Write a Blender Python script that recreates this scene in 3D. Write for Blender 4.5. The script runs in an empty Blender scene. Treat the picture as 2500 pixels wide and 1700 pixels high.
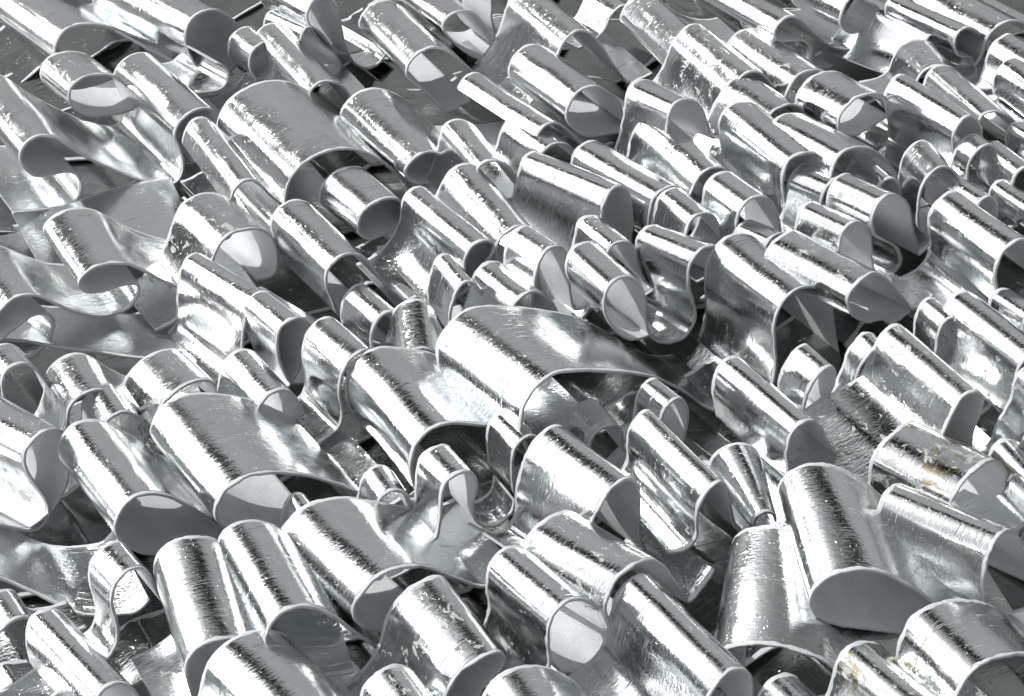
import bpy, math, random
import numpy as np
from mathutils import Vector, noise as mnoise

S = bpy.context.scene
# ---------------------------------------------------------------- camera
PITCH = math.radians(38.0)
FOCAL, SENSOR = 66.0, 36.0
IMG_W, IMG_H = 2500.0, 1700.0
DIST = 1.45
CAM = np.array([0.0, -DIST * math.cos(PITCH), DIST * math.sin(PITCH)])
FWD = np.array([0.0, math.cos(PITCH), -math.sin(PITCH)])
UPV = np.array([0.0, math.sin(PITCH), math.cos(PITCH)])
RGT = np.array([1.0, 0.0, 0.0])
cam_data = bpy.data.cameras.new("camera")
cam = bpy.data.objects.new("camera", cam_data)
S.collection.objects.link(cam)
cam.location = CAM
cam.rotation_euler = (math.pi / 2 - PITCH, 0, 0)
cam_data.lens = FOCAL
cam_data.sensor_width = SENSOR
cam_data.clip_start = 0.02
cam_data.clip_end = 200
S.camera = cam

# ---------------------------------------------------------------- light
SUN_DIR = np.array([-0.68, 0.22, 0.70]); SUN_DIR /= np.linalg.norm(SUN_DIR)
SUN_STRENGTH = 1.3
SKY_STRENGTH = 0.15
EXPOSURE = 1.3
w = bpy.data.worlds.new("World"); S.world = w
w.use_nodes = True
nt = w.node_tree
bgn = nt.nodes["Background"]
sky = nt.nodes.new("ShaderNodeTexSky")
sky.sky_type = 'NISHITA'
sky.sun_disc = False
sky.sun_elevation = math.asin(SUN_DIR[2])
sky.sun_rotation = math.atan2(SUN_DIR[0], SUN_DIR[1])
sky.air_density = 1.0
sky.dust_density = 0.8
# a black and white photograph: the sky goes through the same channel mixer (strong red filter)
MIX_R, MIX_B = 1.25, -0.2
sep = nt.nodes.new("ShaderNodeSeparateColor")
cmb = nt.nodes.new("ShaderNodeCombineColor")
nt.links.new(sky.outputs[0], sep.inputs[0])
mr = nt.nodes.new("ShaderNodeMath"); mr.operation = 'MULTIPLY'; mr.inputs[1].default_value = MIX_R
mb = nt.nodes.new("ShaderNodeMath"); mb.operation = 'MULTIPLY_ADD'; mb.inputs[1].default_value = MIX_B
mx = nt.nodes.new("ShaderNodeMath"); mx.operation = 'MAXIMUM'; mx.inputs[1].default_value = 0.0
nt.links.new(sep.outputs[0], mr.inputs[0]); nt.links.new(sep.outputs[2], mb.inputs[0])
nt.links.new(mr.outputs[0], mb.inputs[2]); nt.links.new(mb.outputs[0], mx.inputs[0])
for i, k in enumerate((0.985, 1.0, 1.01)):
    m = nt.nodes.new("ShaderNodeMath"); m.operation = 'MULTIPLY'; m.inputs[1].default_value = k
    nt.links.new(mx.outputs[0], m.inputs[0]); nt.links.new(m.outputs[0], cmb.inputs[i])
nt.links.new(cmb.outputs[0], bgn.inputs[0])
bgn.inputs[1].default_value = SKY_STRENGTH
sl = bpy.data.lights.new("sun", 'SUN')
sl.energy = SUN_STRENGTH; sl.angle = math.radians(0.53); sl.color = (1.0, 0.995, 0.98)
so = bpy.data.objects.new("sun", sl); S.collection.objects.link(so)
so.rotation_euler = Vector(SUN_DIR).to_track_quat('Z', 'Y').to_euler()
S.view_settings.view_transform = 'Standard'
S.view_settings.look = 'None'
S.view_settings.exposure = EXPOSURE
S.view_settings.gamma = 1.0
S.view_settings.use_curve_mapping = False

# ---------------------------------------------------------------- materials
class NT:
    def __init__(s, name):
        s.m = bpy.data.materials.new(name); s.m.use_nodes = True
        s.t = s.m.node_tree; s.b = s.t.nodes["Principled BSDF"]
    def n(s, kind, **kw):
        x = s.t.nodes.new(kind)
        for k, v in kw.items(): setattr(x, k, v)
        return x
    def l(s, a, b): s.t.links.new(a, b)
    def val(s, sock, v):
        if hasattr(v, 'is_output'): s.l(v, sock)
        else: sock.default_value = v
    def math(s, op, a, b=0.0, c=0.0, clamp=False):
        x = s.n("ShaderNodeMath", operation=op); x.use_clamp = clamp
        s.val(x.inputs[0], a); s.val(x.inputs[1], b); s.val(x.inputs[2], c)
        return x.outputs[0]
    def noise(s, vec, scale, detail=3, rough=0.5, dist=0.0):
        x = s.n("ShaderNodeTexNoise"); s.l(vec, x.inputs["Vector"])
        x.inputs["Scale"].default_value = scale; x.inputs["Detail"].default_value = detail
        x.inputs["Roughness"].default_value = rough; x.inputs["Distortion"].default_value = dist
        return x.outputs["Fac"]
    def ramp(s, f, a, b, lo=0.0, hi=1.0):
        x = s.n("ShaderNodeMapRange"); s.l(f, x.inputs[0])
        x.inputs[1].default_value = a; x.inputs[2].default_value = b
        x.inputs[3].default_value = lo; x.inputs[4].default_value = hi
        return x.outputs[0]
    def scaled(s, vec, sc):
        x = s.n("ShaderNodeMapping"); s.l(vec, x.inputs["Vector"]); x.inputs["Scale"].default_value = sc
        return x.outputs[0]
    def mix(s, f, a, b):
        x = s.n("ShaderNodeMix", data_type='RGBA')
        s.val(x.inputs[0], f)
        for k, v in ((6, a), (7, b)):
            if hasattr(v, 'is_output'): s.l(v, x.inputs[k])
            else: x.inputs[k].default_value = (*v, 1)
        return x.outputs[2]

def uv_vec(N):
    uv = N.n("ShaderNodeUVMap"); uv.uv_map = "strip"
    oi = N.n("ShaderNodeObjectInfo")
    cmbx = N.n("ShaderNodeCombineXYZ")
    r = N.math('MULTIPLY', oi.outputs["Random"], 37.0)
    N.l(r, cmbx.inputs[0]); N.l(r, cmbx.inputs[2])
    add = N.n("ShaderNodeVectorMath", operation='ADD')
    N.l(uv.outputs[0], add.inputs[0]); N.l(cmbx.outputs[0], add.inputs[1])
    return add.outputs[0], oi.outputs["Random"]

GRAIN, ROUGH_A, ROUGH_B = 0.00017, 0.07, 0.13
def foil_material(name, flake=0.68, stain=False, under=(0.50, 0.505, 0.50), soft=0.03, tone=1.0):
    N = NT(name); b = N.b
    v, rnd = uv_vec(N)                              # uv in metres: x along the strip, y across it
    grain = N.noise(N.scaled(v, (230, 560, 300)), 1.0, 3, 0.55)
    fine = N.noise(N.scaled(v, (700, 1300, 700)), 1.0, 2, 0.5)
    crin = N.noise(v, 130, 3, 0.55, 0.5)
    dent = N.noise(v, 34, 2, 0.5)
    rub = N.ramp(N.noise(N.scaled(v, (40, 22, 30)), 1.0, 4, 0.6, 0.5), 0.42, 0.66)
    # worn spots where the silver has come away from the felt
    spot = N.noise(N.scaled(v, (110, 70, 60)), 1.0, 8, 0.72, 0.5)
    spotm = N.ramp(spot, flake, flake + soft)
    spk = N.ramp(N.noise(N.scaled(v, (420, 300, 300)), 1.0, 4, 0.65), 0.64, 0.68)
    gate = N.ramp(N.noise(v, 30, 2, 0.5), 0.47, 0.6)
    spk = N.math('MULTIPLY', spk, gate)
    bare = N.math('MAXIMUM', spotm, N.math('MULTIPLY', spk, 0.8), clamp=True)
    scr = N.noise(N.scaled(v, (45, 1500, 60)), 1.0, 2, 0.5)
    scratch = N.math('MULTIPLY', N.ramp(scr, 0.62, 0.70), N.ramp(N.noise(v, 55, 2), 0.48, 0.6))
    # a few creases straight across the strip
    cre = N.noise(N.scaled(v, (6, 240, 6)), 1.0, 1, 0.4)
    crease = N.ramp(N.math('ABSOLUTE', N.math('SUBTRACT', cre, 0.5)), 0.0, 0.012, 1.0, 0.0)
    crease = N.math('MULTIPLY', crease, N.ramp(N.noise(v, 40, 2), 0.49, 0.58))
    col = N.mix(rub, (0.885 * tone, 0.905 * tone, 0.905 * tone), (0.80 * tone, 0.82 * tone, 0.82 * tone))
    if stain:
        st = N.ramp(N.noise(N.scaled(v, (60, 45, 60)), 1.0, 6, 0.7), 0.53, 0.60)
        col = N.mix(st, col, (0.55, 0.50, 0.36))
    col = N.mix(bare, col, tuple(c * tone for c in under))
    N.l(col, b.inputs["Base Color"])
    N.l(N.math('SUBTRACT', 1.0, N.math('MULTIPLY', bare, 0.85)), b.inputs["Metallic"])
    ro = N.math('ADD', N.math('MULTIPLY', rub, ROUGH_B), ROUGH_A)
    ro = N.math('ADD', ro, N.math('MULTIPLY', bare, 0.4))
    ro = N.math('ADD', ro, N.math('MULTIPLY', scratch, 0.15), clamp=True)
    N.l(ro, b.inputs["Roughness"])
    pit = N.ramp(N.noise(N.scaled(v, (430, 430, 430)), 1.0, 2, 0.5), 0.66, 0.76)
    pit = N.math('MULTIPLY', pit, N.ramp(N.noise(v, 45, 3), 0.40, 0.60))
    h = N.math('MULTIPLY', fine, 0.00004)
    h = N.math('MULTIPLY_ADD', pit, 0.00022, h)
    h = N.math('MULTIPLY_ADD', grain, GRAIN, h)
    h = N.math('MULTIPLY_ADD', crin, 0.00016, h)
    h = N.math('MULTIPLY_ADD', dent, 0.0002, h)
    h = N.math('MULTIPLY_ADD', crease, 0.0002, h)
    h = N.math('MULTIPLY_ADD', bare, -0.00010, h)
    bp = N.n("ShaderNodeBump"); bp.inputs["Strength"].default_value = 1.0; bp.inputs["Distance"].default_value = 1.0
    N.l(h, bp.inputs["Height"]); N.l(bp.outputs[0], b.inputs["Normal"])
    return N.m

def felt_material(name):
    N = NT(name); b = N.b
    v, rnd = uv_vec(N)
    a = N.noise(v, 900, 4, 0.7); c = N.noise(v, 60, 3, 0.5)
    f = N.math('MULTIPLY_ADD', a, 0.5, N.math('MULTIPLY', c, 0.5))
    N.l(N.mix(N.ramp(f, 0.35, 0.65), (0.75, 0.77, 0.785), (0.90, 0.915, 0.925)), b.inputs["Base Color"])
    b.inputs["Roughness"].default_value = 0.95
    b.inputs["Specular IOR Level"].default_value = 0.1
    bp = N.n("ShaderNodeBump"); bp.inputs["Distance"].default_value = 1.0
    N.l(N.math('MULTIPLY', a, 0.0012), bp.inputs["Height"]); N.l(bp.outputs[0], b.inputs["Normal"])
    return N.m

FOIL = foil_material("silver_foil")
FOIL_WORN = foil_material("worn_silver_foil", 0.59)
FOIL_STAIN = foil_material("stained_silver_foil", 0.56, True)
FOIL_GAP_SHADE = foil_material("gap_shade_foil", 0.66, tone=0.4)  # foil toned down: deep shade of the gaps painted into its colour
FELT = felt_material("white_felt")

# ---------------------------------------------------------------- picture point <-> place
def rays(px):
    px = np.atleast_2d(np.asarray(px, float))
    k = SENSOR / FOCAL / IMG_W
    x = (px[:, 0] - IMG_W / 2) * k; y = -(px[:, 1] - IMG_H / 2) * k
    return FWD + x[:, None] * RGT + y[:, None] * UPV

def on_level(px, z):
    d = rays(px); t = (z - CAM[2]) / d[:, 2]
    return CAM + d * t[:, None]

def on_wall(px, p0, nrm):
    d = rays(px); t = (p0 - CAM) @ nrm / (d @ nrm)
    return CAM + d * t[:, None]

def smooth(P, sub=6):
    """Catmull-Rom through the points, then even steps"""
    P = np.asarray(P, float); n = len(P)
    Q = np.vstack([2 * P[0] - P[1], P, 2 * P[-1] - P[-2]])
    out = []; idx = []
    for i in range(n - 1):
        p0, p1, p2, p3 = Q[i:i + 4]
        def kn(a, b): return max(np.linalg.norm(b[:3] - a[:3]), 1e-6) ** 0.5
        t0 = 0; t1 = t0 + kn(p0, p1); t2 = t1 + kn(p1, p2); t3 = t2 + kn(p2, p3)
        idx.append(len(out))
        for j in range(sub):
            t = t1 + (t2 - t1) * j / sub
            A1 = (t1 - t) / (t1 - t0) * p0 + (t - t0) / (t1 - t0) * p1
            A2 = (t2 - t) / (t2 - t1) * p1 + (t - t1) / (t2 - t1) * p2
            A3 = (t3 - t) / (t3 - t2) * p2 + (t - t2) / (t3 - t2) * p3
            B1 = (t2 - t) / (t2 - t0) * A1 + (t - t0) / (t2 - t0) * A2
            B2 = (t3 - t) / (t3 - t1) * A2 + (t - t1) / (t3 - t1) * A3
            out.append((t2 - t) / (t2 - t1) * B1 + (t - t1) / (t2 - t1) * B2)
    idx.append(len(out)); out.append(P[-1])
    return np.array(out), idx

TILE = {1: (0, 0), 2: (570, 0), 3: (1140, 0), 4: (1700, 0), 5: (0, 550), 6: (570, 550), 7: (1140, 550), 8: (1700, 550),
        9: (0, 1100), 10: (570, 1100), 11: (1140, 1100), 12: (1700, 1100)}
TS = 800.0 / 2107.0
THICK = 0.0018
MARGIN = 0.0021
def px(tile, p): return np.array([TILE[tile][0] + p[0] * TS, TILE[tile][1] + p[1] * TS])

STRIPS = []
def strip(tile, n, anchors, label, zmin=0.013, s=1.0, foil='', dz=0.0, df=0.0, flat=None, tail=(1, 1)):
    STRIPS.append(dict(tile=tile, n=n, a=anchors, label=label, zmin=zmin, s=s, foil=foil, dz=dz, df=df, flat=flat, tail=tail))
# ---------------------------------------------------------------- the strips: near cut edge, and the far end of each crest
strip(1,[(375,420),(352,370),(350,320),(365,265),(400,205),(470,165),(560,152),(700,170),(830,215),(950,260),(1060,300),(1150,330)],[(5,-90,-222)],"broad silver fold in the top left corner, its long rim sweeping to the right",tail=(0, 1))
strip(1,[(1300,480),(1230,380),(1190,270),(1200,180),(1240,110),(1320,65),(1400,58),(1480,100),(1540,180),(1560,300),(1520,420)],[(5,690,-265)],"silver tube at the top left with a bright scrap of foil inside its round end")
strip(1,[(1180,600),(1300,592),(1400,580),(1455,545),(1474,490),(1450,440),(1390,415)],[(4,1160,310)],"small upturned silver tongue below the tube with a bright scrap inside")
strip(1,[(1650,520),(1605,450),(1605,380),(1620,330),(1700,270),(1800,280),(1850,380)],[(4,1555,175)],"small dull grey fold tucked behind the left side of a striped silver tube")
strip(1,[(980,660),(880,700),(760,740),(620,755),(520,735),(460,690),(440,620),(460,560),(510,510),(580,485),(680,480),(760,500),(830,560)],[(9,390,335)],"short flaked silver curl at the left with a wide flattened felt opening",foil='w')
strip(1,[(90,1372),(300,1350),(430,1330),(490,1290),(518,1220),(510,1150),(440,1110),(330,1135),(220,1140),(150,1085),(122,1010),(145,945),(195,898),(270,870),(370,890),(450,940),(560,1010),(640,1050),(750,1100),(870,1150),(1000,1178),(1090,1190),(1150,1160),(1178,1090),(1170,1010),(1145,940),(1118,880),(1130,830),(1170,770),(1240,715),(1310,695),(1380,710),(1420,760),(1430,850)],[(13,-60,470),(30,900,335)],"long S shaped silver strip at the left, two crests joined by a deep dark valley")
strip(2,[(470,680),(480,620),(505,575),(540,540),(590,520),(650,525),(700,550),(745,600),(790,700)],[(4,240,145)],"tube with one bright and one black stripe behind the broadest fold at upper left")
strip(2,[(430,330),(440,230),(460,185),(500,168),(560,200),(620,270),(670,360),(730,460),(820,535),(920,570),(1010,560),(1045,500),(1010,430),(950,390)],[(3,260,62)],"S shaped strip at the top left showing pale felt, ending in an upturned silver tip",dz=-0.03)
strip(2,[(500,190),(468,120),(480,60),(520,0),(590,-30),(650,0),(685,80),(705,200),(735,320),(790,410),(870,440),(950,395),(990,330)],[(4,260,-220)],"grey felt loop at the top edge that runs down into a bright foil trough")
strip(2,[(1360,730),(1320,680),(1240,600),(1160,540),(1115,490),(1120,430),(1150,380),(1200,335),(1270,305),(1330,310),(1400,340),(1470,390),(1560,470),(1650,560)],[(8,950,0)],"large fold at the top with crackled black stripe and thick white rim round a hollow")
strip(2,[(1380,240),(1345,190),(1350,150),(1375,115),(1430,80),(1500,68),(1560,90),(1620,150),(1670,230),(1720,310),(1775,352),(1830,350)],[(5,1240,-130)],"arched fold at the top edge whose rim slides down right in a long S")
strip(3,[(150,-60),(165,30),(165,120),(190,200),(240,240),(320,255),(380,240)],[(3,0,60)],"shadowed hanging trough of foil at the top edge beside a black striped tube")
strip(3,[(560,420),(585,345),(610,285),(650,235),(710,195),(770,197),(830,240),(880,310),(930,390),(990,470),(1040,545)],[(4,370,-90)],"top edge fold with a black crackled stripe and a straight rim falling to the right")
strip(3,[(1500,420),(1440,450),(1380,475),(1320,478),(1285,450),(1290,395),(1330,330),(1390,270),(1480,240),(1560,300)],[(7,1080,-30)],"long tapering tube at the top that shows only a small felt crescent under its neighbour")
strip(3,[(1640,700),(1680,600),(1740,520),(1790,475),(1850,458),(1910,475),(1960,530),(2010,600),(2050,680)],[(4,1470,150)],"pale scuffed tube leading up to the row of rolls at the upper right",foil='w')
strip(4,[(560,720),(575,620),(600,560),(640,500),(700,460),(780,448),(850,470),(900,540),(920,620)],[(5,370,180)],"scuffed silver tube with a bare patch, its wide white rim nested behind a shorter curl",foil='w')
strip(4,[(1140,940),(1250,910),(1290,830),(1250,755),(1130,820),(1010,880),(925,850),(912,800),(925,740),(970,680),(1030,628),(1100,605),(1190,607),(1260,660)],[(11,820,460)],"short curl at the upper right with a teardrop felt opening and dark loop below")
strip(4,[(400,860),(430,800),(475,740),(530,695),(600,672),(660,685),(710,735),(760,790),(820,830)],[(4,310,480)],"mottled pale roll overlapping the top of a tall smooth fold at the upper right",foil='w')
strip(4,[(860,1180),(870,1110),(890,1050),(930,990),(990,955),(1070,945),(1140,957),(1200,1000),(1250,1060),(1290,1120),(1300,1180)],[(5,640,725)],"tube with a black stripe whose arch shelters a smaller bright roll at its mouth")
strip(4,[(1150,1260),(1180,1195),(1210,1160),(1250,1145),(1290,1155),(1315,1200),(1322,1280)],[(3,1060,982)],"small bright roll sheltered inside the mouth of a larger black striped tube")
strip(4,[(545,1410),(570,1350),(560,1250),(553,1160),(565,1090),(600,1030),(650,995),(720,980),(790,992),(840,1040),(872,1115),(890,1200)],[(7,300,650)],"tall smooth fold at the upper right with a high matt left wall")
strip(4,[(780,1450),(800,1350),(815,1260),(850,1190),(920,1140),(990,1150),(1050,1220)],[(4,690,1048)],"short roll just in front of the tall smooth fold, pushed against a scratched roll")
strip(4,[(1240,1774),(1300,1729),(1318,1665),(1290,1600),(1220,1563),(1155,1530),(1128,1470),(1135,1390),(1160,1320),(1200,1270),(1250,1245),(1310,1257),(1360,1305),(1385,1380),(1400,1470),(1425,1570),(1433,1645)],[(10,950,1110)],"scratched roll with a big round pale felt end at the right",foil='w')
strip(4,[(900,1750),(905,1650),(925,1560),(940,1500),(975,1450),(1030,1423),(1085,1440),(1112,1490),(1128,1560),(1135,1650),(1145,1730)],[(5,740,1293)],"upright narrow roll directly in front of the scratched roll with a big round felt end")
strip(4,[(240,1560),(260,1460),(275,1370),(310,1310),(370,1270),(440,1262),(490,1290),(520,1350),(540,1430),(548,1520),(545,1600)],[(5,210,1098)],"barrel shaped roll nested in the mouth of a tapered tube, right of centre")
strip(3,[(1420,1330),(1435,1260),(1460,1190),(1500,1130),(1550,1090),(1610,1078),(1665,1090),(1700,1130),(1720,1200)],[(5,1220,727)],"tapered tube with a wide bright flank, its mouth filled by a barrel shaped roll")
strip(3,[(1290,800),(1300,730),(1325,680),(1365,650),(1420,638),(1475,655),(1515,700),(1545,780),(1575,860),(1605,930),(1640,1010)],[(4,1140,508)],"short fold with a black stripe and a long pale felt flap running down its right")
strip(3,[(1040,850),(900,875),(780,882),(690,840),(640,770),(640,710),(665,650),(705,597),(765,560),(830,550),(890,573),(945,610),(990,660),(1010,740)],[(8,385,288)],"wide upper middle tube with a large pale round felt mouth and black dotted stripe")
strip(3,[(440,900),(470,840),(520,797),(570,787),(630,812),(690,870),(745,930)],[(3,59,465)],"long slim tube running behind a short black striped roll in the upper middle",tail=(0, 1))
strip(3,[(450,1090),(465,1030),(490,980),(530,940),(590,920),(650,930),(705,970),(740,1040)],[(4,345,722)],"short roll with a broad black stripe in front of a long slim tube")
strip(3,[(1170,1470),(1175,1390),(1190,1310),(1225,1250),(1275,1210),(1340,1193),(1400,1220),(1430,1270)],[(5,815,902)],"long slim roll capped at its near end by a shorter roll with black stripe, centre")
strip(3,[(1400,1560),(1415,1490),(1435,1430),(1475,1390),(1540,1370),(1590,1390),(1620,1440),(1633,1520),(1635,1600)],[(4,1340,1203)],"short roll capping the near end of a long slim roll, felt mouth facing right")
strip(3,[(850,1470),(868,1400),(877,1340),(900,1270),(940,1210),(990,1190),(1030,1205),(1055,1260),(1065,1340),(1068,1440),(1062,1540)],[(5,430,968)],"long brushed roll with a narrow upright felt mouth, upper centre")
strip(2,[(1540,1200),(1560,1110),(1590,1060),(1640,1033),(1700,1035),(1760,1062),(1810,1115),(1830,1180),(1880,1250),(1920,1300)],[(3,1410,765)],"bright roll with two white stripes and a hanging pale felt flap, upper centre")
strip(2,[(1650,1660),(1690,1580),(1725,1525),(1770,1480),(1830,1455),(1895,1463),(1950,1500),(1980,1560)],[(4,1480,1048)],"steep slender tube leaning from the bright two striped roll towards a ringed barrel",dz=0.02)
strip(7,[(430,470),(435,400),(445,320),(462,250),(500,180),(555,140),(610,138),(645,180),(668,250),(665,340),(670,430),(690,530),(730,610)],[(5,350,3)],"ringed barrel roll near the centre with a long felt side flowing down right")
strip(7,[(890,240),(905,170),(945,120),(1000,105),(1060,112),(1090,170),(1100,260),(1150,350)],[(3,790,-70)],"pale roll near the centre half hidden behind a steep black streaked fold")
strip(7,[(960,690),(910,620),(880,540),(880,460),(910,390),(970,345),(1040,330),(1100,350),(1135,410),(1150,490),(1155,580),(1165,650),(1190,710),(1240,745),(1300,752),(1370,735),(1430,690),(1465,620),(1470,540),(1445,460),(1425,380),(1430,290),(1460,210),(1520,150),(1590,130),(1640,145),(1660,220)],[(6,790,98),(24,1210,-5)],"strip at the centre making two loops with a deep U shaped silver trough between them")
strip(7,[(380,1420),(350,1300),(350,1220),(370,1150),(420,1070),(490,1000),(570,950),(680,930),(800,930),(1000,942),(1180,970),(1300,1015),(1420,1080),(1540,1165),(1700,1210),(1850,1170),(1940,1090),(1965,1020),(1990,900),(1983,800),(1972,700),(1980,620),(2005,535),(2055,462),(2125,408),(2205,390),(2275,402),(2325,440),(2355,510),(2367,620),(2380,720),(2395,830)],[(7,120,515),(25,1765,50)],"very wide strip right of centre, a low broad fold climbing to a tall arch")
strip(7,[(780,1480),(790,1400),(820,1350),(870,1308),(930,1285),(985,1300),(1008,1350),(1010,1430)],[(4,790,1118)],"small roll lying under the left part of the wide low arch right of centre")
strip(7,[(1245,1300),(1260,1215),(1300,1150),(1350,1115),(1390,1115),(1420,1165),(1425,1240),(1415,1330)],[(3,1180,983)],"small bright roll peeping out under the right end of the wide low arch")
strip(8,[(600,1640),(590,1560),(580,1480),(592,1395),(632,1310),(690,1262),(760,1255),(815,1305),(860,1400),(905,1470),(985,1530)],[(5,200,848)],"bright ridged tube with a white apron spreading right, just right of the wide low arch")
strip(8,[(690,1190),(700,1120),(722,1060),(770,980),(825,922),(880,905),(905,945),(885,1030),(862,1100),(860,1190)],[(5,710,758)],"little curl standing at the foot of the tall arch on the right")
strip(8,[(960,1130),(1010,1040),(1050,930),(1110,830),(1180,780),(1250,800),(1290,900)],[(4,1085,685)],"dull fold wedged behind the steep bright fold with grainy stripe at the right")
strip(8,[(1300,1560),(1420,1500),(1530,1420),(1600,1310),(1640,1220),(1690,1130),(1750,1082),(1810,1065),(1852,1100),(1848,1160),(1818,1240),(1790,1330),(1775,1410),(1790,1480)],[(7,1300,630)],"steep fold at the right with a grainy grey stripe and a broad dazzling white flank",foil='w')
strip(12,[(1620,420),(1640,330),(1670,270),(1725,195),(1790,130),(1860,75),(1920,60),(1990,120),(1990,260),(1960,330),(1900,420)],[(5,1340,-181)],"flaking roll at the right with brownish gold stains",foil='s')
strip(12,[(2150,420),(2180,330),(2230,260),(2310,240),(2400,300)],[(3,2010,-79)],"roll cut by the right edge beside the roll with gold stains")
strip(12,[(1850,1080),(1853,980),(1845,880),(1855,790),(1880,690),(1920,600),(1970,530),(2030,508),(2070,545),(2095,620),(2130,760),(2180,860)],[(7,1310,213)],"long tube at the lower right lying nearly level, with broad white ridge, cone mouth")
strip(12,[(1420,1200),(1250,1172),(1060,1150),(900,1130),(790,1085),(735,1030),(725,965),(760,890),(840,822),(950,778),(1080,765),(1200,785),(1320,840),(1430,910),(1520,985)],[(9,700,85)],"large steep fold at the lower right with a wide eye shaped felt mouth",s=.78,dz=0.012)
strip(12,[(60,1500),(70,1400),(130,1310),(220,1265),(320,1248),(440,1247),(560,1265),(690,1303),(830,1362),(940,1450)],[(4,400,482)],"upright bell shaped fold at the lower right with a ragged white upper rim",s=.72,dz=-0.02)
strip(12,[(362,485),(370,448),(393,417),(430,397),(465,392),(498,402),(517,425),(521,458)],[(4,290,-54)],"thin black streaked cone pointing down at the bell shaped fold",s=2.2,tail=(0, 0))
strip(11,[(500,800),(620,850),(720,830),(770,750),(780,600),(800,500),(845,380),(885,305),(950,232),(1030,180),(1080,193),(1110,240),(1117,340),(1115,470),(1130,570),(1160,660)],[(9,560,-169)],"big tube below the centre with a wide white band and ragged round felt mouth")
strip(10,[(1330,420),(1332,350),(1338,280),(1362,210),(1420,160),(1500,135),(1550,155),(1572,220),(1560,300),(1545,390),(1572,455),(1640,487),(1720,470),(1790,400),(1800,330)],[(5,1345,-45)],"small curl below the centre whose rim hooks into a round trough at its right")
strip(7,[(300,1700),(290,1560),(300,1450),(350,1380),(430,1350),(500,1400),(520,1500)],[(4,255,1188)],"narrow bright roll rising behind the far rim of the big tube below the centre")
strip(11,[(1300,660),(1400,640),(1450,600),(1480,530),(1476,450),(1485,390),(1515,305),(1570,240),(1640,198),(1680,250),(1700,340),(1740,480),(1800,560)],[(8,1165,-270)],"torn edged tube with broken foil on its ridge, between two wide felt mouths",foil='w')
strip(11,[(950,1180),(905,1090),(890,1010),(912,930),(960,840),(1030,770),(1110,720),(1190,700),(1260,730),(1325,815),(1390,900),(1430,980)],[(7,650,383)],"heavily flaked roll at the lower middle with patchy foil and a wide pale rim",foil='w')
strip(11,[(1480,1850),(1530,1690),(1550,1600),(1590,1520),(1640,1455),(1700,1418),(1765,1405),(1820,1430),(1842,1495),(1840,1600),(1830,1700)],[(6,1140,790)],"long polished tube at the bottom, white ridge beside a wide black stripe")
strip(11,[(440,1600),(500,1480),(535,1350),(518,1250),(522,1160),(555,1060),(620,985),(700,953),(780,965),(850,1020),(905,1090),(945,1210),(900,1310),(820,1400),(700,1452),(600,1430)],[(7,285,613)],"roll at the bottom middle with a nearly circular grey felt mouth")
strip(10,[(1340,1680),(1365,1590),(1400,1510),(1465,1425),(1550,1360),(1640,1310),(1720,1295),(1757,1325),(1745,1390),(1680,1450),(1600,1540),(1560,1620)],[(5,1250,810)],"steep roll at the bottom middle, one white ridge and crumbling dark foil on its flank",foil='w')
strip(10,[(1000,1180),(900,1172),(820,1140),(775,1080),(780,1000),(830,910),(900,840),(990,780),(1090,752),(1190,745),(1270,762),(1350,790),(1460,830),(1570,870)],[(8,580,315),(13,1180,370)],"large fold at the lower middle spreading into a flat grey sheet with sparkling scratches")
strip(10,[(900,430),(920,350),(960,290),(1040,250),(1110,270),(1150,330),(1160,400)],[(3,935,88)],"short bright roll standing behind the flat sheet with sparkling scratches")
strip(10,[(400,700),(380,600),(400,480),(440,420),(500,390),(560,420),(570,500)],[(4,415,262)],"tiny roll peeping over the far left rim of the large lower middle fold")
strip(9,[(1480,520),(1400,470),(1378,410),(1395,340),(1440,265),(1510,205),(1620,157),(1750,140),(1850,145),(1960,158),(2100,190),(2240,240),(2350,300),(2420,420)],[(6,1190,-364)],"very broad fold at the left with twin white ridges and a wide low felt mouth")
strip(9,[(1100,640),(1000,672),(900,660),(800,610),(745,545),(738,480),(755,420),(795,362),(855,308),(930,280),(1020,278),(1110,300),(1220,360),(1320,420),(1410,490)],[(9,540,-200)],"fold at the left with ragged black stripe lying against the very broad fold")
strip(5,[(40,1180),(20,1090),(12,1010),(40,940),(100,900),(170,890),(240,930),(310,1010),(370,1110),(425,1230),(450,1300)],[(5,60,760)],"dull felt hoop at the left edge, open towards the viewer")
strip(9,[(0,470),(120,500),(220,505),(275,478),(310,410),(303,340),(260,270),(200,190),(160,120),(150,50),(180,-30),(240,-98),(310,-136),(380,-140),(430,-100),(450,0)],[(12,-140,-386)],"bright ridged strip at the left edge whose rim drops into a silver pocket",foil='w')
strip(5,[(430,1250),(440,1180),(520,1100),(620,1060),(720,1080),(830,1150),(950,1210)],[(3,480,815)],"rounded roll with pale rim, leftmost of three short rolls in a row at left")
strip(5,[(640,1420),(650,1330),(700,1250),(800,1200),(880,1230),(940,1290),(990,1360)],[(3,670,1007)],"small roll with white rim squeezed in front of the leftmost of three short rolls")
strip(5,[(1000,1260),(1030,1180),(1065,1130),(1115,1080),(1185,1032),(1265,1003),(1350,1000),(1400,1040),(1430,1100)],[(5,1050,797)],"blotchy short roll, middle of three short rolls in a row at the left",foil='w')
strip(5,[(1640,1270),(1662,1175),(1690,1130),(1740,1080),(1810,1057),(1870,1070),(1920,1125),(1937,1190),(1940,1270)],[(4,1570,793)],"short roll with arched felt mouth, rightmost of three short rolls in a row")
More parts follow.
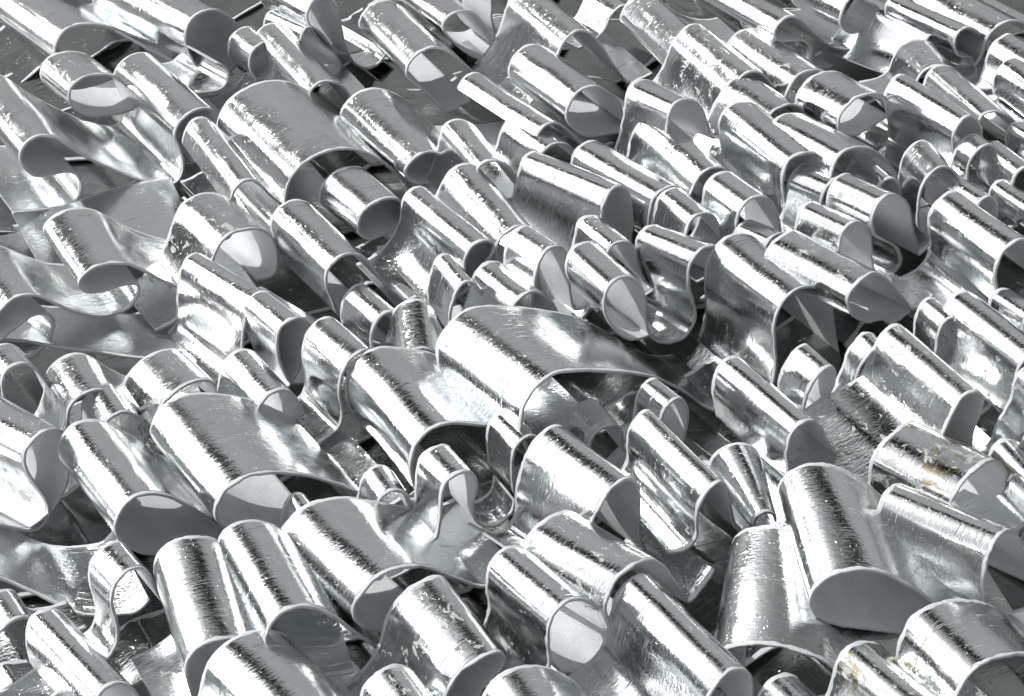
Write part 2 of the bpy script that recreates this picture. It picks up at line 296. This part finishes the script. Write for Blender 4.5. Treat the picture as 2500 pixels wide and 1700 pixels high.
strip(5,[(-100,725),(0,735),(200,752),(400,790),(600,812),(880,850),(1100,880),(1380,890),(1520,880)],[(2,0,480),(7,1180,575)],"strip lying flat across the left with a long white rim and scuffed grey face",flat=(0.004, 0.01, 0.002, -0.012))
strip(5,[(1560,860),(1560,780),(1568,680),(1592,560),(1632,480),(1700,440),(1760,470),(1800,560)],[(5,1260,172)],"spotted roll left of centre, capped by a shorter roll with frayed left foot")
strip(5,[(1850,1000),(1820,930),(1790,850),(1782,760),(1795,690),(1830,635),(1880,605),(1940,598),(1985,640),(1970,740),(1940,890)],[(7,1710,420)],"short roll with a dark stripe and frayed left foot in front of the spotted roll")
strip(5,[(-80,700),(-40,620),(0,555),(40,505),(95,465),(170,448),(260,460),(330,490),(400,522),(500,560),(600,580),(700,580),(790,555),(860,500),(895,430),(885,378),(820,385),(740,408),(620,440),(540,437),(502,395),(515,345),(560,300),(640,258),(750,240),(850,258),(950,305),(1050,358),(1130,390)],[(5,-80,120),(24,520,-115)],"winding strip at the left edge with two crests and a curled lip between them")
strip(5,[(330,700),(345,640),(330,592),(270,580),(190,605),(110,665)],[(3,70,400)],"small dark hook of foil under the left crest of the winding strip")
strip(5,[(1330,330),(1370,215),(1388,165),(1430,100),(1500,47),(1590,20),(1700,28),(1760,80),(1790,180),(1790,260),(1750,340),(1650,360)],[(5,1320,-208)],"roll left of centre with crumbled black marks and a wide grey felt mouth",foil='w')
strip(6,[(660,560),(640,500),(610,430),(593,350),(612,278),(660,220),(730,185),(810,187),(870,225),(920,295),(980,370),(1040,430),(1110,490)],[(6,370,-164)],"long tube left of centre with frayed dark mouth and pale felt running off right")
strip(2,[(320,1420),(330,1340),(335,1260),(350,1190),(390,1120),(455,1050),(545,998),(640,965),(740,955),(830,970),(920,1010),(1000,1062),(1080,1130),(1135,1205)],[(7,190,524)],"broadest fold of the upper left, one very wide white ridge and brushed grey side")
strip(2,[(1060,1480),(960,1520),(870,1545),(810,1520),(797,1450),(825,1375),(885,1312),(965,1277),(1060,1272),(1110,1320)],[(7,720,1073)],"dull grey tube lying in the mouth of the broadest fold of the upper left")
strip(2,[(1360,1160),(1230,1185),(1140,1170),(1100,1115),(1130,1050),(1190,1000),(1260,978),(1330,990),(1420,1040),(1480,1100)],[(5,800,590)],"fold narrowing towards the viewer, right of the broadest fold, its white far rim in view",s=1.35)
strip(6,[(1440,420),(1480,330),(1488,240),(1505,185),(1545,128),(1605,98),(1655,102),(1695,140),(1705,200)],[(5,1180,-254)],"tube at the centre with creased, wrinkled foil on its lower left flank")
strip(6,[(1400,700),(1390,600),(1410,500),(1440,420),(1500,360),(1560,380),(1600,450)],[(4,1345,178)],"narrow roll at the centre, tight against the left of a wider roll")
strip(6,[(1780,620),(1800,540),(1820,500),(1860,455),(1925,428),(1990,440),(2045,485),(2085,550),(2100,620)],[(4,1650,228)],"roll at the centre with a low half round felt mouth above the widest strip")
strip(6,[(890,800),(884,720),(905,645),(955,580),(1020,550),(1080,580),(1110,650)],[(4,820,370)],"pale worn roll left of centre, half covered by a stubby upright roll",foil='w')
strip(6,[(1030,1000),(1050,900),(1100,830),(1180,800),(1260,800),(1330,850),(1360,930)],[(3,1140,476)],"stubby upright roll left of centre with cracked black stripe and thick white rim")
strip(6,[(1160,1680),(1135,1580),(1140,1500),(1165,1420),(1220,1350),(1300,1295),(1380,1270),(1470,1270),(1560,1280),(1660,1290),(1760,1320)],[(5,870,800)],"large fold at the centre with white ridges, hollowing into a grey dip at right")
strip(6,[(640,1340),(680,1310),(700,1200),(685,1100),(690,1000),(720,900),(790,830),(860,800),(920,830),(960,900)],[(7,610,577)],"fold with a black stripe running into the far left rim of the large centre fold")
strip(1,[(300,1800),(700,1720),(1000,1620),(1300,1560)],[(1,480,1290)],"flat smeared grey strip at the left below the S shaped strip",zmin=0.01,flat=(0.0, 0.004, -0.004))
strip(9,[(-80,790),(0,818),(100,860),(250,930),(400,1010),(500,1048),(600,1062),(750,1055),(890,1030),(960,960)],[(3,60,490)],"dull sagging strip near the bottom left corner with a long white rim",zmin=0.015,flat=(0.012, 0.0, -0.012, -0.01, 0.0))
strip(9,[(560,1420),(640,1370),(700,1330),(740,1270),(757,1190),(742,1100),(715,1010),(720,910),(760,830),(820,778),(900,748),(960,780),(1000,860)],[(10,755,580)],"narrow ribbon at the lower left bent like a question mark")
strip(9,[(1260,1660),(1220,1550),(1192,1450),(1195,1370),(1220,1320),(1270,1270),(1335,1237),(1415,1215),(1500,1208),(1600,1230),(1680,1300)],[(6,1130,570)],"big steep fold at the lower left with a netted black stripe and dazzling white ridge")
strip(10,[(200,1260),(225,1160),(255,1095),(300,1050),(365,1020),(440,1005),(530,1012),(620,1050),(710,1105),(810,1185),(920,1260),(990,1330)],[(4,25,455)],"fold at the lower left with a feathered black stripe and curved creases across it")
strip(10,[(250,1950),(280,1850),(330,1780),(420,1700),(540,1640),(660,1620),(760,1640),(840,1720),(880,1820)],[(4,90,1165)],"large fold leaving the bottom edge at the left with one broad white ridge")
strip(10,[(1050,1950),(1080,1850),(1150,1760),(1260,1700),(1370,1720),(1440,1800),(1470,1900)],[(3,1010,1372)],"pale speckled roll cut by the bottom edge at the left of the middle",foil='w')
strip(11,[(300,1950),(360,1820),(460,1740),(600,1700),(750,1720),(900,1800),(1000,1900)],[(3,380,1375)],"low dull hump cut by the bottom edge below the circular felt mouth")
strip(9,[(640,1850),(618,1760),(612,1660),(633,1575),(675,1528),(740,1498),(810,1500),(865,1535),(905,1600),(920,1700)],[(5,290,1013)],"roll filling the bottom left corner with a spotty black stripe",tail=(0, 1))
strip(9,[(-60,1260),(-20,1190),(40,1120),(100,1082),(165,1070),(220,1090),(250,1150)],[(3,-20,900)],"small roll cut by the left edge just above the bottom left corner roll")
strip(12,[(700,1950),(730,1850),(790,1780),(880,1740),(960,1760),(1010,1850)],[(3,560,1430)],"tip of a roll at the bottom edge below the bell shaped fold")
strip(12,[(1420,1950),(1450,1840),(1520,1740),(1620,1690),(1720,1700),(1790,1780)],[(3,1060,1220)],"roll at the bottom right with a brownish flaked stripe",foil='s')
strip(12,[(1640,1700),(1665,1610),(1690,1540),(1730,1470),(1800,1400),(1890,1350),(1990,1320),(2110,1310),(2250,1330),(2350,1380)],[(5,1510,985)],"wide fold in the bottom right corner with a long pale felt mouth")
strip(4,[(1090,170),(1060,205),(1000,222),(950,200),(922,150),(935,80),(970,10),(1030,-40),(1090,-10)],[(6,650,-150)],"tube at the top right edge with an upright leaf shaped felt mouth")
strip(4,[(740,360),(738,310),(690,270),(600,270),(520,270),(500,225),(520,165),(565,118),(620,102),(680,122),(740,180),(800,240),(860,290),(930,315),(1080,318)],[(8,150,-150)],"fold at the top right with curled felt inside and a rim trailing into deep shadow")
strip(4,[(1450,330),(1480,262),(1510,218),(1550,180),(1600,170),(1640,200),(1655,280),(1672,400)],[(4,1100,-30)],"left one of two slim tubes side by side at the top right",dz=-0.03)
strip(4,[(1850,470),(1840,380),(1760,375),(1690,365),(1662,310),(1665,250),(1690,205),(1740,175),(1790,182),(1835,230),(1865,300)],[(7,1280,-30)],"right one of two slim tubes at the top right, light felt in its mouth",dz=-0.02)
strip(4,[(1850,330),(1870,250),(1910,195),(1970,150),(2040,132),(2110,145),(2180,220)],[(4,1560,-120)],"wide worn tube at the top right corner right of the two slim tubes",foil='w')
strip(4,[(2200,640),(2230,540),(2290,460),(2370,420),(2450,470)],[(3,2010,212)],"roll at the right edge with pale rim, just below the top right corner")
strip(4,[(2260,850),(2280,750),(2340,660),(2420,630),(2500,680)],[(3,2050,368)],"bright roll cut by the right edge, below a pale rimmed roll near the corner")
strip(4,[(1390,600),(1420,520),(1460,460),(1530,425),(1610,425),(1680,460),(1750,540)],[(3,1380,255)],"dark striped roll at the upper right that slides under a matching roll in front")
strip(4,[(1790,860),(1810,790),(1840,742),(1900,715),(1965,722),(2020,752),(2070,800),(2120,880)],[(3,1560,415)],"dark striped tube at the upper right lying behind the bright straight tube")
strip(4,[(1660,1150),(1672,1060),(1655,970),(1650,890),(1675,820),(1715,765),(1765,742),(1810,765),(1838,830),(1845,900)],[(6,1320,473)],"bright straight tube at the upper right with a long thin dark line and narrow mouth")
strip(4,[(1740,1180),(1745,1100),(1770,1020),(1820,960),(1890,930),(1960,980)],[(4,1790,855)],"pale stub tucked under the mouth of the bright straight tube")
strip(4,[(2020,1260),(2035,1185),(2055,1125),(2100,1085),(2160,1075),(2210,1120)],[(3,1880,917)],"roll at the right edge with a strong black stripe, right of the pale stub")
strip(4,[(2180,1050),(2190,980),(2220,920),(2290,890),(2350,930)],[(3,2085,770)],"smooth roll cut by the right edge behind the roll with a strong black stripe")
strip(4,[(1420,1420),(1430,1300),(1450,1200),(1500,1120),(1580,1070),(1650,1090),(1700,1150)],[(4,1440,900)],"tall rimmed fold at the right with a matt left wall, behind a patchy slanting roll")
strip(4,[(1790,1400),(1805,1330),(1840,1285),(1890,1260),(1930,1285),(1942,1350),(1935,1420)],[(3,1560,1060)],"patchy slanting roll at the right ending in a small pale felt disc",foil='w')
strip(4,[(2180,1500),(2190,1430),(2230,1380),(2300,1360),(2360,1420)],[(3,1990,1150)],"roll running off the right edge with black blotches, right of the patchy slanting roll")
strip(8,[(1900,560),(1928,500),(1932,420),(1920,340),(1932,255),(1980,170),(2050,108),(2120,90),(2180,140),(2220,240),(2260,360)],[(6,1600,-209)],"large tube at the right edge with two white ridges and a wide sloping left flank")
strip(8,[(1540,900),(1545,800),(1560,700),(1600,620),(1660,590),(1720,620)],[(4,1510,458)],"small clean roll tight against the left of a big roll at the right edge")
strip(8,[(2010,1250),(2040,1100),(2060,980),(2090,900),(2150,830),(2230,800),(2300,840),(2340,920)],[(5,1730,420)],"big roll at the right edge with pale cracks and a grainy dark stripe",foil='w')
strip(8,[(2100,700),(2110,620),(2150,570),(2230,550),(2300,600)],[(3,2000,402)],"bright roll end at the right edge just behind the big roll with pale cracks")
strip(8,[(2060,1500),(2100,1400),(2180,1250),(2200,1150),(2240,1080),(2300,1060)],[(4,2080,920)],"smooth white flank cut by the right edge, below the big roll with pale cracks",foil='w')
strip(3,[(900,160),(920,110),(960,60),(1020,30),(1080,60)],[(3,850,-80)],"tiny dark roll at the top edge left of the long tapering tube")
strip(1,[(1470,1340),(1490,1260),(1520,1200),(1570,1160),(1625,1155),(1680,1190),(1740,1250),(1800,1300)],[(4,1310,748)],"narrow roll with broken black stripe pressed into the mouth of the long S strip",dz=0.02,tail=(0, 1))
strip(8,[(1255,650),(1200,610),(1100,632),(1030,600),(990,540),(975,480),(1005,410),(1070,345),(1150,303),(1225,335),(1300,425),(1390,545)],[(8,620,32)],"long tapered tube at the right beside the tall arch, felt curled in its mouth",foil='w')
strip(4,[(440,1640),(460,1560),(500,1520),(560,1500),(620,1530),(680,1600)],[(3,350,1413)],"short striped roll just behind the long tapered tube beside the tall arch")

# ---------------------------------------------------------------- build
GLOW = SUN_DIR - FWD
def solve(d):
    """near edge in its upright cutting plane, and the way across the strip at each crest"""
    P2 = np.array([px(d['tile'], p) for p in d['n']])
    A = [(i, px(d['tile'], (fx, fy))) for i, fx, fy in d['a']]
    P2s, idx = smooth(P2, 6)
    nrm = np.array([0.5, -0.85, 0.0]); nrm /= np.linalg.norm(nrm)
    k = len(P2s) // 2
    if d['flat']:                             # lies flat: the height along it is given
        zz = np.interp(np.arange(len(P2s)), idx, np.interp(np.arange(len(idx)), np.linspace(0, len(idx) - 1, len(d['flat'])), d['flat']))
        P = np.array([on_level(p, z)[0] for p, z in zip(P2s, zz)])
        vs = [on_level(f, P[idx[i], 2])[0] - P[idx[i]] for i, f in A]
        return P, idx, [idx[i] for i, f in A], vs
    for it in range(6):
        p0 = on_level(P2s[k], d['zmin'])[0]
        P = on_wall(P2s, p0, nrm)
        k2 = int(np.argmin(P[:, 2]))
        if k2 != k: k = k2; p0 = on_level(P2s[k], d['zmin'])[0]; P = on_wall(P2s, p0, nrm)
        top = P[:, 2].max()
        if top > 0.060:                       # tall folds stand deeper in the heap
            lift = 0.060 + 0.28 * (top - 0.060) - top + d['dz']
        else: lift = d['dz']
        if lift:
            p0 = on_level(P2s[k], d['zmin'] + lift)[0]; P = on_wall(P2s, p0, nrm)
        vs = []
        for i, f in A:
            c = P[idx[i]]
            v = on_level(f, c[2] + d['df'])[0] - c
            for _ in range(2):                # no roll lies quite level: each leans so that its ridge catches the sky glow
                a2 = -v[:2] / np.linalg.norm(v[:2])
                lean = float(np.clip(0.85 * (GLOW[:2] @ a2) / GLOW[2], -0.30, 0.36))
                v = on_level(f, c[2] + d['df'] + lean * np.linalg.norm(v[:2]))[0] - c
            vs.append(v)
        m = -np.mean(vs, 0); m[2] = 0
        nrm = m / np.linalg.norm(m)
    u = np.array([nrm[1], -nrm[0], 0.0])
    if u[0] < 0: u = -u
    ai = [idx[i] for i, f in A]
    # the strip goes on beyond the traced part and runs out flat on the strips below
    fl = d['floor']
    def run_out(p, q):
        tan = p - q; tan = tan / np.linalg.norm(tan)
        sg = 1.0 if tan @ u >= 0 else -1.0
        if tan[2] > 0.25: return None
        drop = max(p[2] - fl, 0.0)
        c = p + tan * (drop / max(-tan[2], 0.35) if drop > 0.002 else 0.01)
        c[2] = min(p[2], fl) if drop < 0.002 else fl
        e = c + sg * u * (0.022 + 0.4 * drop); e[2] = fl
        s = np.linspace(0, 1, 14)[1:, None]
        return (1 - s) ** 2 * p + 2 * s * (1 - s) * c + s ** 2 * e
    if d['tail'][1]:
        r = run_out(P[-1], P[-4])
        if r is not None: P = np.vstack([P, r])
    if d['tail'][0]:
        l = run_out(P[0], P[3])
        if l is not None:
            P = np.vstack([l[::-1], P]); ai = [a + len(l) for a in ai]
    return P, idx, ai, vs

def build(d, rng):
    P, idx, ai, vs = solve(d)
    # even steps along the edge
    seg = np.linalg.norm(np.diff(P, axis=0), axis=1); L = np.concatenate([[0], np.cumsum(seg)])
    nu = int(max(24, min(170, L[-1] / 0.0024)))
    t = np.linspace(0, L[-1], nu)
    N = np.stack([np.interp(t, L, P[:, k]) for k in range(3)], 1)
    for _ in range(2):
        N[1:-1] = 0.25 * N[:-2] + 0.5 * N[1:-1] + 0.25 * N[2:]
    la = [L[i] for i in ai]
    V = np.stack([np.interp(t, la, [v[k] for v in vs]) for k in range(3)], 1)
    c = P[ai[0]]
    s = d['s'] * (1 + (rng.uniform(-0.05, 0.07) if len(ai) == 1 else 0.0))
    width = float(np.mean([np.linalg.norm(v) for v in vs]))
    nv = int(max(10, min(34, width / 0.0035)))
    # cross positions: cut edges, foil margins and even steps between
    mg = MARGIN / width
    q = np.concatenate([[0.0, mg * 0.5], np.linspace(mg, 1 - mg, nv), [1 - mg * 0.5, 1.0]])
    nv = len(q)
    G = N[:, None, :] + q[None, :, None] * (V[:, None, :] + (s - 1) * (N - c)[:, None, :])
    o = Vector((rng.random() * 50, rng.random() * 50, rng.random() * 50))
    # soft dents, and a cut edge that is not quite straight
    ax = V / np.linalg.norm(V, axis=1)[:, None]
    du = np.gradient(G, axis=0)
    nr = np.cross(np.broadcast_to(ax[:, None, :], G.shape), du)
    # foil side = left of the path as seen from the viewer
    nr /= np.linalg.norm(nr, axis=2)[:, :, None] + 1e-12
    tang = du[:, 0] / (np.linalg.norm(du[:, 0], axis=1)[:, None] + 1e-12)
    side = -np.cross(tang, -ax)
    sgn = np.sign(np.mean(np.sum(nr[:, 0] * side, axis=1)))
    nr *= sgn
    for i in range(nu):
        for j in range(nv):
            p = Vector(G[i, j])
            a = mnoise.noise(p * 22 + o) * 0.0008 + mnoise.noise(p * 60 + o) * 0.00012
            G[i, j] += nr[i, j] * a
    for i in range(nu):
        e = mnoise.noise(Vector((t[i] * 90, 0, 0)) + o) * 0.0011 + mnoise.noise(Vector((t[i] * 420, 3, 0)) + o) * 0.0005
        G[i, 0] += ax[i] * e; G[i, 1] += ax[i] * e * 0.6
        e = mnoise.noise(Vector((t[i] * 90, 9, 0)) + o) * 0.0011 + mnoise.noise(Vector((t[i] * 420, 12, 0)) + o) * 0.0005
        G[i, -1] += ax[i] * e; G[i, -2] += ax[i] * e * 0.6
    G[:, :, 2] = np.maximum(G[:, :, 2], -0.052)
    lo = G - nr * THICK
    lo[:, :, 2] = np.maximum(lo[:, :, 2], -0.0545)
    UVg = np.stack(np.broadcast_arrays(t[:, None], q[None, :] * width), -1)
    root_at = np.array([N[:, 0].mean(), N[:, 1].mean(), 0.0])
    return dict(top=G, low=lo, nr=nr, uv=UVg, nu=nu, nv=nv, root=root_at)

def grid_faces(nu, nv, off=0, flip=False):
    i = (np.arange(nu - 1)[:, None] * nv + np.arange(nv - 1)[None, :]).reshape(-1)
    f = np.stack([i, i + nv, i + nv + 1, i + 1], 1) + off
    return f[:, ::-1] if flip else f

def make(name, verts, faces, uv, mat, parent, root):
    me = bpy.data.meshes.new(name)
    me.from_pydata((verts - root).tolist(), [], faces.tolist())
    me.update()
    lay = me.uv_layers.new(name="strip")
    li = np.empty(len(me.loops), dtype=np.int32); me.loops.foreach_get("vertex_index", li)
    lay.data.foreach_set("uv", uv[li].astype(np.float32).ravel())
    me.polygons.foreach_set("use_smooth", np.ones(len(me.polygons), dtype=bool))
    me.materials.append(mat)
    o = bpy.data.objects.new(name, me)
    S.collection.objects.link(o)
    if parent: o.parent = parent
    return o

MATS = {'': FOIL, 'w': FOIL_WORN, 's': FOIL_STAIN}
rng = random.Random(7)
DEBUG = []
def add_strip(label, g, mat, group):
    nu, nv = g['nu'], g['nv']
    root = bpy.data.objects.new("foil_strip", None)
    S.collection.objects.link(root)
    root.empty_display_size = 0.02
    root.location = g['root']
    root['label'] = label; root['category'] = "foil strip"; root['group'] = group
    # felt body: upper skin, lower skin and the four cut edges
    T = g['top'].reshape(-1, 3); Lw = g['low'].reshape(-1, 3)
    n = nu * nv
    F = [grid_faces(nu, nv), grid_faces(nu, nv, n, True)]
    def edge(ids, fl):
        a = ids[:-1]; b = ids[1:]
        f = np.stack([a, b, b + n, a + n], 1)
        return f[:, ::-1] if fl else f
    near = np.arange(nu) * nv; far = near + nv - 1
    left = np.arange(nv); right = left + (nu - 1) * nv
    F += [edge(near, True), edge(far, False), edge(left, False), edge(right, True)]
    uv = g['uv'].reshape(-1, 2)
    felt = make("felt_backing", np.vstack([T, Lw]), np.vstack(F), np.vstack([uv, uv + 0.31]), FELT, root, g['root'])
    # foil skin a hair above the felt, leaving a bare felt margin at the cut edges
    ft = (g['top'] + g['nr'] * 0.00022)[:, 2:-2].copy()
    oo = Vector((rng.random() * 90, 5, 5))
    for i in range(nu):
        for j, b_ in ((0, 1), (-1, -2)):
            e = 0.5 * mnoise.noise(Vector((i * 0.35, j * 7, 0)) + oo) + 0.4 * mnoise.noise(Vector((i * 0.06, j * 7, 3)) + oo)
            ft[i, j] += (ft[i, b_] - ft[i, j]) * (0.2 + 0.9 * e)
    make("foil_face", ft.reshape(-1, 3), grid_faces(nu, nv - 4), g['uv'][:, 2:-2].reshape(-1, 2), mat, root, g['root'])

for d in STRIPS:
    d['floor'] = rng.uniform(-0.012, 0.004)
    g = build(d, rng)
    add_strip(d['label'], g, MATS[d['foil']], "silver foil strips curled into folds")
    DEBUG.append((d['label'][:40], g['top'][:, :, 2].max(), np.linalg.norm(g['top'][0, 0] - g['top'][0, -1])))
for x in DEBUG: print("STRIP %-42s top %.3f width %.3f" % x)


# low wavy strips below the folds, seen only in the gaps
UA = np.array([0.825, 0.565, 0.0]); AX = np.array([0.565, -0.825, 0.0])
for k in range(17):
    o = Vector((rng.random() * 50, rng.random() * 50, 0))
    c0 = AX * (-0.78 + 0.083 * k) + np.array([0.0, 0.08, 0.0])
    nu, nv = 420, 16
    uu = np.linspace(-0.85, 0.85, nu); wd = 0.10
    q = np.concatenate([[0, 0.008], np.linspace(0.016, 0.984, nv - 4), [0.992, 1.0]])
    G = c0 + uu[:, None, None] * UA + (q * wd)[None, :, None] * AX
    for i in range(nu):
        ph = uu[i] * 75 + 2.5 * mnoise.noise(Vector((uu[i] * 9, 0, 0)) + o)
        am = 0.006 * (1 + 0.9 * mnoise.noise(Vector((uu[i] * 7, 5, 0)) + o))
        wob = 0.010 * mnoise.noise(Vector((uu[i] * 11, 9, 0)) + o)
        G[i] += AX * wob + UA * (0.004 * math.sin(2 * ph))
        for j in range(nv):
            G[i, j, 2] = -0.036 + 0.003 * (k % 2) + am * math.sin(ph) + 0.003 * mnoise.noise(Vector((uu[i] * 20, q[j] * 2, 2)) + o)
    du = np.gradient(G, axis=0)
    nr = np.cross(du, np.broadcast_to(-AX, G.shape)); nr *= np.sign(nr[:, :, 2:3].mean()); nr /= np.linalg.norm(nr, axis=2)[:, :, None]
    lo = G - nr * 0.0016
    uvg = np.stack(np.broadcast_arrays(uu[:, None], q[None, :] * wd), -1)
    add_strip("low wavy foil strip lying at the bottom, seen only in the gaps between folds", dict(top=G, low=lo, nr=nr, uv=uvg, nu=nu, nv=nv, root=c0.copy()), FOIL_GAP_SHADE, "low wavy foil strips under the folds")

# ---------------------------------------------------------------- ground
N_ = NT("grey_ground")
tc = N_.n("ShaderNodeTexCoord")
a = N_.noise(tc.outputs["Object"], 30, 5, 0.6)
N_.l(N_.mix(N_.ramp(a, 0.3, 0.7), (0.10, 0.105, 0.11), (0.2, 0.205, 0.21)), N_.b.inputs["Base Color"])
N_.b.inputs["Roughness"].default_value = 0.8
me = bpy.data.meshes.new("ground")
R = 60.0
me.from_pydata([(-R, -R, -0.066), (R, -R, -0.066), (R, R, -0.066), (-R, R, -0.066)], [], [(0, 1, 2, 3)])
me.materials.append(N_.m)
go = bpy.data.objects.new("ground", me); S.collection.objects.link(go)
go['kind'] = "structure"

# ---------------------------------------------------------------- the plain house wall behind, mirrored in the foil
def box_mesh(name, x0, x1, y0, y1, z0, z1, mat, parent):
    v = [(x, y, z) for z in (z0, z1) for y in (y0, y1) for x in (x0, x1)]
    f = [(0, 2, 3, 1), (4, 5, 7, 6), (0, 1, 5, 4), (2, 6, 7, 3), (0, 4, 6, 2), (1, 3, 7, 5)]
    me = bpy.data.meshes.new(name); me.from_pydata(v, [], f); me.materials.append(mat)
    o = bpy.data.objects.new(name, me); S.collection.objects.link(o); o.parent = parent
    return o
def plain(name, col, rough=0.9):
    N = NT(name); tc = N.n("ShaderNodeTexCoord")
    a = N.noise(tc.outputs["Object"], 1.7, 5, 0.6)
    N.l(N.mix(N.ramp(a, 0.3, 0.7), tuple(c * 0.93 for c in col), tuple(min(1, c * 1.05) for c in col)), N.b.inputs["Base Color"])
    N.b.inputs["Roughness"].default_value = rough
    return N.m
WALL_D, WALL_H, EAVE = 4.0, 5.0, 1.65
WALL_COL = 0.85
house = bpy.data.objects.new("house", None); S.collection.objects.link(house)
house.location = (0, WALL_D, 0)
house['label'] = "plain grey house wall with dark eaves, mirrored in the foil"; house['category'] = "house"
box_mesh("wall", -9, 9, 0, 0.3, -0.06, WALL_H, plain("grey_render", (WALL_COL, WALL_COL, WALL_COL)), house)
box_mesh("eaves", -9.4, 9.4, -EAVE, 0.6, WALL_H + 0.003, WALL_H + 0.2, plain("dark_boards", (0.03, 0.03, 0.03)), house)
